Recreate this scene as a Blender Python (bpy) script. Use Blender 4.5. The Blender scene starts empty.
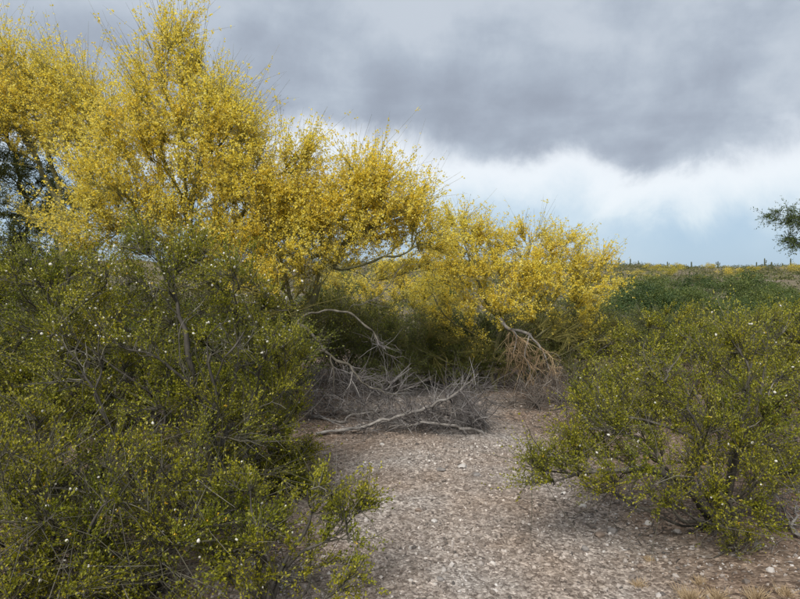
import bpy, math, random
import numpy as np

# ------------------------------------------------------------------ camera, world, sun, exposure
SC = bpy.context.scene
COL = SC.collection
FPX, CXP, CYP = 578.0, 400.0, 299.5          # focal length and centre in photograph pixels (800 x 599)
EYE = 1.62
PITCH = math.radians(-1.35)
cam_d = bpy.data.cameras.new('camera')
cam_d.sensor_width = 36.0
cam_d.lens = 36.0 * FPX / 800.0
cam_d.clip_start, cam_d.clip_end = 0.05, 6000
cam = bpy.data.objects.new('camera', cam_d)
COL.objects.link(cam)
cam.location = (0, 0, EYE)
cam.rotation_euler = (math.pi / 2 + PITCH, 0, 0)
SC.camera = cam

SUN_EL, SUN_AZ = math.radians(46), math.radians(200)     # azimuth clockwise from +Y: behind the camera, to its left
world = bpy.data.worlds.new('World')
SC.world = world
world.use_nodes = True


def build_world():
    nt = world.node_tree
    nt.nodes.clear()
    N, L = nt.nodes.new, nt.links.new

    def math_(op, a, b=None, clamp=False):
        n = N('ShaderNodeMath'); n.operation = op; n.use_clamp = clamp
        for i, v in enumerate((a, b)):
            if v is None: continue
            if isinstance(v, (int, float)): n.inputs[i].default_value = v
            else: L(v, n.inputs[i])
        return n.outputs[0]

    def noise(vec, scale, detail, rough=.55, dist=0.0):
        n = N('ShaderNodeTexNoise'); n.inputs['Scale'].default_value = scale
        n.inputs['Detail'].default_value = detail; n.inputs['Roughness'].default_value = rough
        n.inputs['Distortion'].default_value = dist
        L(vec, n.inputs['Vector']); return n.outputs['Fac']

    def ramp(fac, stops, interp='LINEAR'):
        n = N('ShaderNodeValToRGB'); cr = n.color_ramp; cr.interpolation = interp
        while len(cr.elements) < len(stops): cr.elements.new(0.5)
        for e, (p, c) in zip(cr.elements, stops):
            e.position = p; e.color = (c[0], c[1], c[2], 1)
        L(fac, n.inputs[0]); return n.outputs[0]

    def mix(fac, a, b, mode='MIX'):
        n = N('ShaderNodeMix'); n.data_type = 'RGBA'; n.blend_type = mode
        if isinstance(fac, float): n.inputs[0].default_value = fac
        else: L(fac, n.inputs[0])
        for s, v in ((n.inputs[6], a), (n.inputs[7], b)):
            if isinstance(v, tuple): s.default_value = (*v, 1)
            else: L(v, s)
        return n.outputs[2]

    tc = N('ShaderNodeTexCoord')
    sep = N('ShaderNodeSeparateXYZ'); L(tc.outputs['Generated'], sep.inputs[0])
    z = sep.outputs[2]
    # cloud sheet coordinates: direction projected on a plane overhead
    zz = math_('ADD', math_('MAXIMUM', z, 0.0), 0.22)
    cu = N('ShaderNodeCombineXYZ')
    L(math_('DIVIDE', sep.outputs[0], zz), cu.inputs[0])
    L(math_('DIVIDE', sep.outputs[1], zz), cu.inputs[1])
    cu.inputs[2].default_value = 3.7
    deck = cu.outputs[0]
    big = noise(deck, 1.3, 3, .5, .0)
    fine = noise(deck, 3.6, 6, .52, .15)
    wisp = noise(tc.outputs['Generated'], 6.5, 8, .6, .3)
    low = noise(tc.outputs['Generated'], 3.1, 3, .5, .2)
    # deck brightness
    mott = noise(tc.outputs['Generated'], 5.0, 9, .57, .15)
    v = math_('ADD', math_('ADD', math_('MULTIPLY', big, .38), math_('MULTIPLY', fine, .24)), math_('MULTIPLY', mott, .38))
    deckcol = ramp(v, [(.38, (.325, .37, .45)), (.45, (.385, .44, .53)), (.51, (.455, .52, .61)), (.575, (.57, .63, .71))], 'B_SPLINE')
    # layered sky below the deck, by elevation with a ragged edge
    e = math_('ADD', z, math_('MULTIPLY', math_('SUBTRACT', wisp, .5), .17))
    e = math_('ADD', e, math_('MULTIPLY', math_('SUBTRACT', low, .5), .10))
    e = math_('ADD', e, math_('MULTIPLY', sep.outputs[0], .07))
    sky = N('ShaderNodeTexSky'); sky.sky_type = 'NISHITA'; sky.sun_disc = False
    sky.sun_elevation = SUN_EL; sky.sun_rotation = SUN_AZ
    sky.air_density = 1.0; sky.dust_density = 1.5; sky.ozone_density = 1.2
    K = 6.2
    clear = mix(1.0, sky.outputs[0], (.9, .95, 1.0), 'MULTIPLY')
    veil = ramp(e, [(0.0, (.57, .68, .78)), (.05, (.50, .63, .77)), (.10, (.53, .66, .79)), (.145, (.68, .78, .85)), (.185, (.92, .95, .97)), (.22, (.93, .955, .975)), (.245, (.72, .765, .82)), (.30, (.42, .47, .55))], 'B_SPLINE')
    # clearer blue openings between pale rain veils low in the sky
    gap = noise(tc.outputs['Generated'], 2.6, 4, .5, .3)
    gf = math_('MULTIPLY', ramp(gap, [(.40, (0, 0, 0)), (.62, (1, 1, 1))], 'EASE'), ramp(e, [(.0, (.1, .1, .1)), (.05, (.9, .9, .9)), (.10, (.9, .9, .9)), (.165, (0, 0, 0))], 'EASE'))
    veil = mix(gf, veil, (.42, .565, .725))
    scale = N('ShaderNodeVectorMath'); scale.operation = 'SCALE'; scale.inputs[3].default_value = K
    L(veil, scale.inputs[0])
    lowsky = mix(.86, clear, scale.outputs[0])
    scale2 = N('ShaderNodeVectorMath'); scale2.operation = 'SCALE'; scale2.inputs[3].default_value = K
    L(deckcol, scale2.inputs[0])
    m = ramp(e, [(.20, (0, 0, 0)), (.262, (1, 1, 1))], 'EASE')
    col = mix(m, lowsky, scale2.outputs[0])
    bg = N('ShaderNodeBackground'); bg.inputs[1].default_value = 0.05
    L(col, bg.inputs[0])
    out = N('ShaderNodeOutputWorld'); L(bg.outputs[0], out.inputs[0])


build_world()
sun_d = bpy.data.lights.new('sun', 'SUN')
sun_d.energy = 1.5
sun_d.angle = math.radians(28)
sun_d.color = (1.0, .955, .88)
sun = bpy.data.objects.new('sun', sun_d)
COL.objects.link(sun)
sdir = np.array([math.sin(SUN_AZ) * math.cos(SUN_EL), math.cos(SUN_AZ) * math.cos(SUN_EL), math.sin(SUN_EL)])
import mathutils
sun.rotation_euler = mathutils.Vector(sdir).to_track_quat('Z', 'Y').to_euler()

SC.view_settings.view_transform = 'Standard'
SC.view_settings.look = 'None'
SC.view_settings.exposure = 1.7
SC.view_settings.gamma = 1.0
SC.view_settings.use_curve_mapping = False
SC.render.engine = 'CYCLES'
SC.cycles.max_bounces = 8
SC.cycles.diffuse_bounces = 6
SC.cycles.transmission_bounces = 6
SC.cycles.glossy_bounces = 2
SC.cycles.caustics_reflective = False
SC.cycles.caustics_refractive = False

# ------------------------------------------------------------------ helpers
rng = np.random.default_rng(7)
cp, sp = math.cos(PITCH), math.sin(PITCH)


def ray(px, py):
    x, zc = (px - CXP) / FPX, (CYP - py) / FPX
    return np.array([x, cp - zc * sp, sp + zc * cp])


def at(px, py, Y):
    d = ray(px, py)
    return np.array([0, 0, EYE]) + d * (Y / d[1])


def sstep(a, b, x):
    t = np.clip((x - a) / (b - a), 0, 1)
    return t * t * (3 - 2 * t)


def gz(x, y):
    """terrain height: level wash in front, a shallow dip, then a long hill up to a ridge"""
    x = np.asarray(x, float); y = np.asarray(y, float)
    z = 0.018 * np.sin(1.7 * x + .6) * np.cos(1.3 * y) + .012 * np.sin(3.9 * x - 2.1 * y) + .006 * np.sin(8.3 * x + 6.1 * y)
    z = z + .10 * sstep(.9, 2.2, np.abs(x - .25 - .02 * y)) * sstep(1.0, 3, y) * (1 - sstep(9, 14, y))      # low banks beside the wash
    z = z - .95 * sstep(9, 26, y)
    t = np.clip((y - 45) / (400 - 45), 0, 1)
    ridge = 17.6 - .0105 * np.clip(x, -200, 300) + .9 * np.sin(x * .019 + 1.0) + .5 * np.sin(x * .053) + .3 * np.sin(x * .16) + .45 * np.sin(x * .105 + 2)
    z = z + (ridge + .95) * (t ** 1.25) * (1 - .75 * sstep(405, 700, y))
    z = z + (.25 * np.sin(.11 * x + .07 * y) + .35 * np.sin(.043 * x - .06 * y)) * sstep(30, 90, y)
    return z


def on_ground(px, py, ymax=430):
    """where the ray through a pixel meets the terrain"""
    d = ray(px, py)
    ys = np.concatenate([np.arange(1, 30, .02), np.arange(30, ymax, .25)])
    xs = d[0] / d[1] * ys
    zs = EYE + d[2] / d[1] * ys
    hit = np.nonzero(zs <= gz(xs, ys))[0]
    i = hit[0] if len(hit) else len(ys) - 1
    return np.array([xs[i], ys[i], float(gz(xs[i], ys[i]))])


def foot(px, Y):
    x = at(px, 300, Y)[0]
    return np.array([x, Y, float(gz(x, Y))])


def unit(v):
    return v / np.maximum(np.linalg.norm(v, axis=-1, keepdims=True), 1e-9)


def mesh_obj(name, V, Fs, mat, parent=None, smooth=False, kind=None, origin=None):
    """V (n,3); Fs: list of (m,k) index arrays"""
    V = np.asarray(V, np.float32)
    if origin is not None: V = V - np.asarray(origin, np.float32)
    me = bpy.data.meshes.new(name)
    me.vertices.add(len(V)); me.vertices.foreach_set('co', V.ravel())
    Fs = [np.asarray(f, np.int32) for f in Fs if len(f)]
    tot = sum(f.size for f in Fs); npoly = sum(len(f) for f in Fs)
    me.loops.add(tot); me.polygons.add(npoly)
    me.loops.foreach_set('vertex_index', np.concatenate([f.ravel() for f in Fs]))
    sizes = np.concatenate([np.full(len(f), f.shape[1], np.int32) for f in Fs])
    starts = np.concatenate([[0], np.cumsum(sizes)[:-1]]).astype(np.int32)
    me.polygons.foreach_set('loop_start', starts)
    me.polygons.foreach_set('use_smooth', np.full(npoly, smooth, bool))
    me.update(calc_edges=True)
    me.materials.append(mat)
    o = bpy.data.objects.new(name, me)
    COL.objects.link(o)
    if parent is not None: o.parent = parent
    if kind: o['kind'] = kind
    return o


def thing(name, label, cat, loc, group=None):
    o = bpy.data.objects.new(name, None)
    COL.objects.link(o)
    o.location = tuple(float(c) for c in loc)
    o.empty_display_size = .1
    o['label'] = label; o['category'] = cat
    if group: o['group'] = group
    return o


def tag(o, label, cat, group=None):
    o['label'] = label; o['category'] = cat
    if group: o['group'] = group
    return o


def copy_tree(o, parent=None):
    c = o.copy(); COL.objects.link(c); c.parent = parent
    for ch in list(o.children): copy_tree(ch, c)
    return c


class Geo:
    def __init__(s): s.V = []; s.F = {}; s.n = 0

    def add(s, V, F):
        V = np.asarray(V, np.float32).reshape(-1, 3); F = np.asarray(F, np.int64)
        s.V.append(V); s.F.setdefault(F.shape[1], []).append(F + s.n); s.n += len(V)

    def tubes(s, P, R, sides=4):
        """P (n,k,3) polylines, R (n,k) radii"""
        P = np.asarray(P, float); R = np.asarray(R, float)
        n, k, _ = P.shape
        T = np.empty_like(P)
        T[:, 1:-1] = P[:, 2:] - P[:, :-2]; T[:, 0] = P[:, 1] - P[:, 0]; T[:, -1] = P[:, -1] - P[:, -2]
        T = unit(T)
        axis = unit(P[:, -1] - P[:, 0])
        ref = np.where(np.abs(axis[:, 2:3]) < .75, np.array([[0, 0, 1.]]), np.array([[1., .2, 0]]))
        U = unit(np.cross(T, ref[:, None, :])); Wv = np.cross(T, U)
        a = np.arange(sides) * 2 * math.pi / sides
        V = P[:, :, None] + R[:, :, None, None] * (np.cos(a)[None, None, :, None] * U[:, :, None] + np.sin(a)[None, None, :, None] * Wv[:, :, None])
        idx = np.arange(n * k * sides).reshape(n, k, sides)
        A, B = idx[:, :-1], idx[:, 1:]
        A2, B2 = np.roll(A, -1, 2), np.roll(B, -1, 2)
        s.add(V, np.stack([A, A2, B2, B], -1).reshape(-1, 4))

    def leaves(s, C, D, Nn, Ln, Wd):
        """rhombic leaves from base C along D, normal Nn, length Ln, width Wd"""
        D = unit(D); S = unit(np.cross(D, Nn))
        Ln = np.asarray(Ln)[:, None]; Wd = np.asarray(Wd)[:, None]
        up = np.cross(S, D)
        V = np.stack([C, C + D * Ln * .5 + S * Wd * .5 + up * Wd * .12, C + D * Ln, C + D * Ln * .5 - S * Wd * .5 + up * Wd * .12], 1)
        s.add(V, np.arange(len(C) * 4).reshape(-1, 4))

    def build(s, name, mat, parent=None, smooth=False, kind=None, origin=None):
        return mesh_obj(name, np.concatenate(s.V), [np.concatenate(f) for f in s.F.values()], mat, parent, smooth, kind, origin)


# ------------------------------------------------------------------ materials
def new_mat(name):
    m = bpy.data.materials.new(name); m.use_nodes = True
    nt = m.node_tree; nt.nodes.clear()
    return m, nt, nt.nodes.new, nt.links.new


def ramp_node(N, L, fac, stops, interp='LINEAR'):
    n = N('ShaderNodeValToRGB'); cr = n.color_ramp; cr.interpolation = interp
    while len(cr.elements) < len(stops): cr.elements.new(0.5)
    for e, (p, c) in zip(cr.elements, stops):
        e.position = p; e.color = (c[0], c[1], c[2], 1)
    L(fac, n.inputs[0]); return n.outputs[0]


def leaf_mat(name, stops, trans=.3, rough=.55, clump=None, scale=2.2, vary=None):
    """colour by leaf (random per island); clump: stops of a tint that varies through the crown"""
    m, nt, N, L = new_mat(name)
    geo = N('ShaderNodeNewGeometry')
    c = ramp_node(N, L, geo.outputs['Random Per Island'], stops)
    if clump:
        no = N('ShaderNodeTexNoise'); no.inputs['Scale'].default_value = scale; no.inputs['Detail'].default_value = 3
        L(geo.outputs['Position'], no.inputs['Vector'])
        t = ramp_node(N, L, no.outputs['Fac'], clump)
        mx = N('ShaderNodeMix'); mx.data_type = 'RGBA'; mx.blend_type = 'MULTIPLY'; mx.inputs[0].default_value = 1
        L(c, mx.inputs[6]); L(t, mx.inputs[7]); c = mx.outputs[2]
    if vary:          # each plant its own tint
        oi = N('ShaderNodeObjectInfo')
        t = ramp_node(N, L, oi.outputs['Random'], vary)
        mx = N('ShaderNodeMix'); mx.data_type = 'RGBA'; mx.blend_type = 'MULTIPLY'; mx.inputs[0].default_value = 1
        L(c, mx.inputs[6]); L(t, mx.inputs[7]); c = mx.outputs[2]
    pr = N('ShaderNodeBsdfPrincipled'); pr.inputs['Roughness'].default_value = rough
    pr.inputs['Specular IOR Level'].default_value = .35
    L(c, pr.inputs['Base Color'])
    tr = N('ShaderNodeBsdfTranslucent'); L(c, tr.inputs['Color'])
    ms = N('ShaderNodeMixShader'); ms.inputs[0].default_value = trans
    L(pr.outputs[0], ms.inputs[1]); L(tr.outputs[0], ms.inputs[2])
    o = N('ShaderNodeOutputMaterial'); L(ms.outputs[0], o.inputs[0])
    return m


def bark_mat(name, stops, scale=14, stretch=(1, 1, .25), bump=.4, rough=.85):
    m, nt, N, L = new_mat(name)
    geo = N('ShaderNodeNewGeometry')
    mp = N('ShaderNodeMapping'); mp.inputs['Scale'].default_value = stretch
    L(geo.outputs['Position'], mp.inputs[0])
    no = N('ShaderNodeTexNoise'); no.inputs['Scale'].default_value = scale; no.inputs['Detail'].default_value = 6; no.inputs['Roughness'].default_value = .65
    L(mp.outputs[0], no.inputs['Vector'])
    c = ramp_node(N, L, no.outputs['Fac'], stops)
    pr = N('ShaderNodeBsdfPrincipled'); pr.inputs['Roughness'].default_value = rough; pr.inputs['Specular IOR Level'].default_value = .25
    L(c, pr.inputs['Base Color'])
    bp = N('ShaderNodeBump'); bp.inputs['Strength'].default_value = bump; bp.inputs['Distance'].default_value = .01
    L(no.outputs['Fac'], bp.inputs['Height']); L(bp.outputs[0], pr.inputs['Normal'])
    o = N('ShaderNodeOutputMaterial'); L(pr.outputs[0], o.inputs[0])
    return m


M = {}
M['blossom'] = leaf_mat('paloverde_blossom', [(0, (.82, .615, .045)), (.35, (.90, .725, .08)), (.7, (.93, .80, .15)), (1, (.95, .87, .35))], .56, .8,
                        [(.3, (.95, .98, .95)), (.55, (1, 1, 1)), (.75, (1, .94, .8))])
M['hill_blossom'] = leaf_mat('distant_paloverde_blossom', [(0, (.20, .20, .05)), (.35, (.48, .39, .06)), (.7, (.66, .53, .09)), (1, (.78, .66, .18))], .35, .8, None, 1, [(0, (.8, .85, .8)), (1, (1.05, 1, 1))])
M['pv_leaf'] = leaf_mat('paloverde_leaf', [(0, (.10, .115, .022)), (.5, (.16, .165, .03)), (1, (.25, .235, .05))], .4, .6,
                        [(.3, (.7, .78, .7)), (.7, (1.15, 1.1, 1))])
M['creosote_leaf'] = leaf_mat('creosote_leaf', [(0, (.115, .122, .009)), (.4, (.235, .24, .015)), (.75, (.37, .355, .024)), (.93, (.32, .30, .035)), (1, (.48, .44, .12))], .42, .42,
                              [(.3, (.62, .72, .6)), (.5, (1, 1, 1)), (.72, (1.3, 1.2, 1.0))], 2.6)
M['creosote_far'] = leaf_mat('creosote_leaf_distant', [(0, (.085, .10, .018)), (.5, (.145, .158, .028)), (1, (.23, .23, .045))], .4, .5,
                             [(.3, (.65, .75, .7)), (.7, (1.2, 1.15, 1.0))], .7, [(0, (.72, .85, .8)), (.5, (1, 1, 1)), (1, (1.3, 1.15, 1.0))])
M['mesquite_leaf'] = leaf_mat('mesquite_leaf', [(0, (.042, .066, .018)), (.5, (.075, .105, .03)), (1, (.125, .15, .045))], .25, .5,
                              [(.3, (.6, .72, .75)), (.7, (1.3, 1.2, 1))], .5, [(0, (.55, .72, .8)), (.35, (.8, .95, .9)), (.65, (1.15, 1.15, 1.0)), (1, (1.8, 1.5, 1.15))])
M['scrub'] = leaf_mat('hill_scrub_leaf', [(0, (.05, .065, .022)), (.5, (.10, .115, .038)), (.85, (.16, .155, .06)), (1, (.25, .22, .10))], .2, .7,
                      [(.3, (.7, .75, .7)), (.7, (1.25, 1.15, 1.05))], .06)
M['seed'] = leaf_mat('creosote_seed_puff', [(0, (.62, .60, .50)), (1, (.82, .80, .74))], .3, .9)
M['creo_flower'] = leaf_mat('creosote_flower', [(0, (.62, .36, .02)), (.6, (.70, .50, .03)), (1, (.72, .58, .08))], .25, .6)
M['pv_bark'] = bark_mat('paloverde_bark', [(.3, (.055, .055, .028)), (.5, (.105, .10, .045)), (.7, (.17, .155, .085))])
M['dark_bark'] = bark_mat('mesquite_bark', [(.3, (.018, .016, .014)), (.55, (.045, .040, .034)), (.75, (.09, .08, .07))], 18)
M['creo_bark'] = bark_mat('creosote_bark', [(.3, (.030, .027, .022)), (.5, (.065, .058, .048)), (.72, (.16, .148, .125))], 12)
M['pv_twig'] = leaf_mat('paloverde_twig', [(0, (.12, .115, .03)), (.5, (.21, .19, .05)), (1, (.32, .27, .09))], .0, .7)
M['creo_twig'] = leaf_mat('creosote_twig', [(0, (.035, .033, .022)), (.6, (.07, .064, .042)), (1, (.18, .165, .135))], .0, .7)
M['dead_wood'] = bark_mat('dead_wood', [(.28, (.09, .08, .072)), (.5, (.19, .175, .16)), (.72, (.33, .31, .29))], 16, (1, 1, .6), .5)
M['arch_bark'] = bark_mat('weathered_bark', [(.28, (.05, .045, .035)), (.5, (.10, .09, .07)), (.72, (.20, .185, .16))], 16, (1, 1, .6), .5)
M['dead_twig'] = leaf_mat('dead_twig', [(0, (.055, .047, .043)), (.5, (.12, .108, .104)), (.85, (.22, .205, .20)), (1, (.33, .315, .30))], .0, .85)
M['straw'] = leaf_mat('dead_hanging_twigs', [(0, (.20, .135, .075)), (.5, (.36, .25, .145)), (1, (.50, .39, .24))], .15, .85)
M['dry_grass'] = leaf_mat('dry_grass', [(0, (.32, .22, .12)), (.5, (.46, .34, .20)), (1, (.58, .46, .30))], .25, .8)
M['litter'] = leaf_mat('twig_litter', [(0, (.05, .042, .036)), (.6, (.12, .10, .085)), (1, (.26, .23, .20))], .0, .9)
M['stone'] = leaf_mat('gravel_stone', [(0, (.07, .064, .06)), (.25, (.17, .145, .128)), (.55, (.278, .246, .222)), (.82, (.35, .32, .297)), (.95, (.44, .415, .395)), (1, (.58, .56, .54))], .0, .85,
                      [(.35, (.95, .86, .78)), (.6, (1, 1, 1))], .9)


def rock_mat(name, c0, c1):
    return bark_mat(name, [(.3, c0), (.7, c1)], 22, (1, 1, 1), .5, .9)


M['rock_grey'] = rock_mat('rock_grey', (.12, .11, .105), (.27, .25, .235))
M['rock_pale'] = rock_mat('rock_pale', (.30, .275, .255), (.50, .475, .45))
M['rock_brown'] = rock_mat('rock_brown', (.13, .10, .08), (.27, .21, .17))
M['saguaro'] = bark_mat('saguaro_skin', [(.3, (.045, .055, .028)), (.7, (.085, .095, .05))], 3, (1, 1, .3), .3)


def ground_mat():
    m, nt, N, L = new_mat('desert_ground')
    geo = N('ShaderNodeNewGeometry'); P = geo.outputs['Position']

    def noise(s, d, r=.6):
        n = N('ShaderNodeTexNoise'); n.inputs['Scale'].default_value = s; n.inputs['Detail'].default_value = d; n.inputs['Roughness'].default_value = r
        L(P, n.inputs['Vector']); return n.outputs['Fac']

    def vor(s):
        n = N('ShaderNodeTexVoronoi'); n.inputs['Scale'].default_value = s; L(P, n.inputs['Vector']); return n

    def mix(f, a, b, mode='MIX'):
        n = N('ShaderNodeMix'); n.data_type = 'RGBA'; n.blend_type = mode
        if isinstance(f, float): n.inputs[0].default_value = f
        else: L(f, n.inputs[0])
        L(a, n.inputs[6]); L(b, n.inputs[7]); return n.outputs[2]

    v1, v2 = vor(64), vor(30)
    big = noise(.9, 4)
    soil = ramp_node(N, L, big, [(.35, (.25, .2, .162)), (.5, (.275, .238, .21)), (.65, (.295, .272, .252))])
    # bank soil beside the gravelly wash: browner, with a ragged border
    xyz = N('ShaderNodeSeparateXYZ'); L(P, xyz.inputs[0])
    dx = N('ShaderNodeMath'); dx.operation = 'SUBTRACT'; L(xyz.outputs[0], dx.inputs[0]); dx.inputs[1].default_value = .45
    ab = N('ShaderNodeMath'); ab.operation = 'ABSOLUTE'; L(dx.outputs[0], ab.inputs[0])
    wn = N('ShaderNodeMath'); wn.operation = 'MULTIPLY_ADD'; L(noise(1.6, 5), wn.inputs[0]); wn.inputs[1].default_value = 1.5; L(ab.outputs[0], wn.inputs[2])
    bank = ramp_node(N, L, big, [(.35, (.15, .105, .078)), (.65, (.20, .155, .12))])
    bm = N('ShaderNodeMapRange'); bm.inputs[1].default_value = 1.45; bm.inputs[2].default_value = 2.1; L(wn.outputs[0], bm.inputs[0])
    soil = mix(bm.outputs[0], soil, bank)
    sep = N('ShaderNodeSeparateColor'); L(v1.outputs['Color'], sep.inputs[0])
    grit = ramp_node(N, L, sep.outputs[0], [(0, (.45, .42, .41)), (.5, (.92, .9, .88)), (.85, (1.15, 1.15, 1.15)), (1, (1.6, 1.6, 1.6))])
    near = mix(1.0, soil, grit, 'MULTIPLY')
    sep2 = N('ShaderNodeSeparateColor'); L(v2.outputs['Color'], sep2.inputs[0])
    grit2 = ramp_node(N, L, sep2.outputs[1], [(0, (.7, .68, .66)), (.6, (1, 1, 1)), (1, (1.35, 1.35, 1.35))])
    near = mix(1.0, near, grit2, 'MULTIPLY')
    # far slope: brown soil, rock outcrop, dry scrub colours
    fn = noise(.09, 9, .7)
    far = ramp_node(N, L, fn, [(.36, (.07, .07, .033)), (.48, (.12, .105, .06)), (.56, (.17, .138, .10)), (.66, (.24, .20, .165))])
    sx = N('ShaderNodeSeparateXYZ'); L(P, sx.inputs[0])
    mr = N('ShaderNodeMapRange'); mr.inputs[1].default_value = 18; mr.inputs[2].default_value = 60; L(sx.outputs[1], mr.inputs[0])
    c = mix(mr.outputs[0], near, far)
    pr = N('ShaderNodeBsdfPrincipled'); pr.inputs['Roughness'].default_value = .95; pr.inputs['Specular IOR Level'].default_value = .15
    L(c, pr.inputs['Base Color'])
    b1 = N('ShaderNodeBump'); b1.inputs['Strength'].default_value = .8; b1.inputs['Distance'].default_value = .006; b1.invert = True
    L(v1.outputs['Distance'], b1.inputs['Height'])
    b2 = N('ShaderNodeBump'); b2.inputs['Strength'].default_value = .6; b2.inputs['Distance'].default_value = .02
    L(noise(9, 8, .7), b2.inputs['Height']); L(b1.outputs[0], b2.inputs['Normal'])
    L(b2.outputs[0], pr.inputs['Normal'])
    o = N('ShaderNodeOutputMaterial'); L(pr.outputs[0], o.inputs[0])
    return m


M['ground'] = ground_mat()

# ------------------------------------------------------------------ ground sheet
def build_ground():
    ys = np.concatenate([np.linspace(-30, 0, 12), np.linspace(.4, 12, 110), 12 * (1500 / 12) ** np.linspace(.015, 1, 110)])
    u = np.linspace(-1, 1, 161)
    u = np.sign(u) * (np.abs(u) ** 2.2)
    X = u[None, :] * (9 + 1.25 * np.abs(ys)[:, None])
    Y = np.repeat(ys[:, None], len(u), 1)
    V = np.stack([X, Y, gz(X, Y)], -1)
    r, c = X.shape
    idx = np.arange(r * c).reshape(r, c)
    Fq = np.stack([idx[:-1, :-1], idx[:-1, 1:], idx[1:, 1:], idx[1:, :-1]], -1).reshape(-1, 4)
    o = mesh_obj('ground', V.reshape(-1, 3), [Fq], M['ground'], None, True, 'structure')
    o['label'] = 'gravelly pale brown desert ground rising to a far hill'


build_ground()

ICO = None


def ico():
    global ICO
    if ICO is None:
        p = (1 + 5 ** .5) / 2
        V = np.array([(-1, p, 0), (1, p, 0), (-1, -p, 0), (1, -p, 0), (0, -1, p), (0, 1, p), (0, -1, -p), (0, 1, -p), (p, 0, -1), (p, 0, 1), (-p, 0, -1), (-p, 0, 1)], float)
        F_ = np.array([(0, 11, 5), (0, 5, 1), (0, 1, 7), (0, 7, 10), (0, 10, 11), (1, 5, 9), (5, 11, 4), (11, 10, 2), (10, 7, 6), (7, 1, 8), (3, 9, 4), (3, 4, 2), (3, 2, 6), (3, 6, 8), (3, 8, 9), (4, 9, 5), (2, 4, 11), (6, 2, 10), (8, 6, 7), (9, 8, 1)])
        ICO = (unit(V), F_)
    return ICO


OCT = (np.array([(1, 0, 0), (-1, 0, 0), (0, 1, 0), (0, -1, 0), (0, 0, 1), (0, 0, -1)], float),
       np.array([(0, 2, 4), (2, 1, 4), (1, 3, 4), (3, 0, 4), (2, 0, 5), (1, 2, 5), (3, 1, 5), (0, 3, 5)]))


def stones(geo, P, size, base, jit=.3, flat=.6):
    BV, BF = base
    n = len(P)
    V = BV[None] * (1 + rng.uniform(-jit, jit, (n, len(BV), 1)))
    V = V * np.stack([rng.uniform(.75, 1.3, n), rng.uniform(.7, 1.1, n), rng.uniform(.45, .9, n) * flat / .6], -1)[:, None]
    ax = unit(rng.normal(size=(n, 3)) * np.array([.35, .35, 1])); a = rng.uniform(0, 6.28, n)
    c, s_ = np.cos(a)[:, None, None], np.sin(a)[:, None, None]
    A = ax[:, None, :]
    V = V * c + np.cross(np.broadcast_to(A, V.shape), V) * s_ + A * (np.sum(A * V, -1, keepdims=True)) * (1 - c)
    V = V * size[:, None, None] + P[:, None]
    F_ = BF[None] + (np.arange(n) * len(BV))[:, None, None]
    geo.add(V, F_.reshape(-1, 3))


def build_gravel():
    g = Geo()
    n = 40000
    Y = 2.3 + 7.5 * rng.random(n) ** 1.5
    X = np.where(rng.random(n) < .7, .06 * Y + rng.normal(size=n) * .95, rng.uniform(-.62, .72, n) * (Y + .3))
    den = np.sin(1.9 * X + .8 * Y + .5) + np.sin(2.6 * Y - 1.4 * X) + .7 * np.sin(5.1 * X + 3.3 * Y)
    keep = (X > -1.9) & (rng.random(n) < np.clip(.72 + .33 * den, .22, 1))
    X, Y = X[keep], Y[keep]
    s = np.exp(rng.normal(math.log(.0053), .42, len(X)))
    patch = np.sin(2.3 * X + 1.3 * Y) + np.sin(3.7 * Y - 1.9 * X + 1.2)
    s *= 1 + .3 * patch
    s = np.clip(s, .003, .03)
    stones(g, np.stack([X, Y, gz(X, Y) + s * .15], -1), s, OCT, .28)
    n = 3600
    Y = 2.4 + 6.0 * rng.random(n) ** 1.2
    X = rng.normal(.06, .26, n) * Y
    s = np.clip(np.exp(rng.normal(math.log(.0098), .42, n)), .007, .036)
    stones(g, np.stack([X, Y, gz(X, Y) + s * .2], -1), s, ico(), .24)
    # stones on the hill
    o = g.build('gravel', M['stone'], None, False, 'stuff')
    o['label'] = 'loose pale grey and brown gravel covering the wash'
    o['category'] = 'gravel'


build_gravel()


def build_litter():
    g = Geo()
    n = 3600
    c = [(-1.6, 3.4, .8), (-.9, 6.9, .8), (.8, 7.6, .9), (2.1, 4.0, .7), (2.7, 4.4, 1.0), (2.2, 6.8, .9)]
    k = rng.integers(0, len(c), n)
    C = np.array(c)[k]
    X = C[:, 0] + rng.normal(size=n) * C[:, 2] * .6; Y = C[:, 1] + rng.normal(size=n) * C[:, 2] * .6
    Y = np.maximum(Y, 2.0)
    a = rng.uniform(0, 6.28, n); l = rng.uniform(.02, .13, n)
    P0 = np.stack([X, Y, gz(X, Y) + .006], -1)
    X2, Y2 = X + np.cos(a) * l, Y + np.sin(a) * l
    P1 = np.stack([X2, Y2, gz(X2, Y2) + rng.uniform(.004, .03, n)], -1)
    mid = (P0 + P1) / 2 + rng.normal(size=(n, 3)) * .008; mid[:, 2] = np.maximum(mid[:, 2], gz(mid[:, 0], mid[:, 1]) + .004)
    r = rng.uniform(.0012, .0035, n)
    g.tubes(np.stack([P0, mid, P1], 1), np.stack([r, r, r * .6], 1), 3)
    o = g.build('twig_litter', M['litter'], None, False, 'stuff')
    o['label'] = 'small dead twigs and leaf litter strewn under the bushes'; o['category'] = 'litter'


build_litter()

# ------------------------------------------------------------------ plant grower
def resample(P, k):
    P = np.asarray(P, float)
    d = np.concatenate([[0], np.cumsum(np.linalg.norm(np.diff(P, axis=0), axis=1))])
    t = np.linspace(0, d[-1], k)
    return np.stack([np.interp(t, d, P[:, i]) for i in range(3)], -1)


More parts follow.
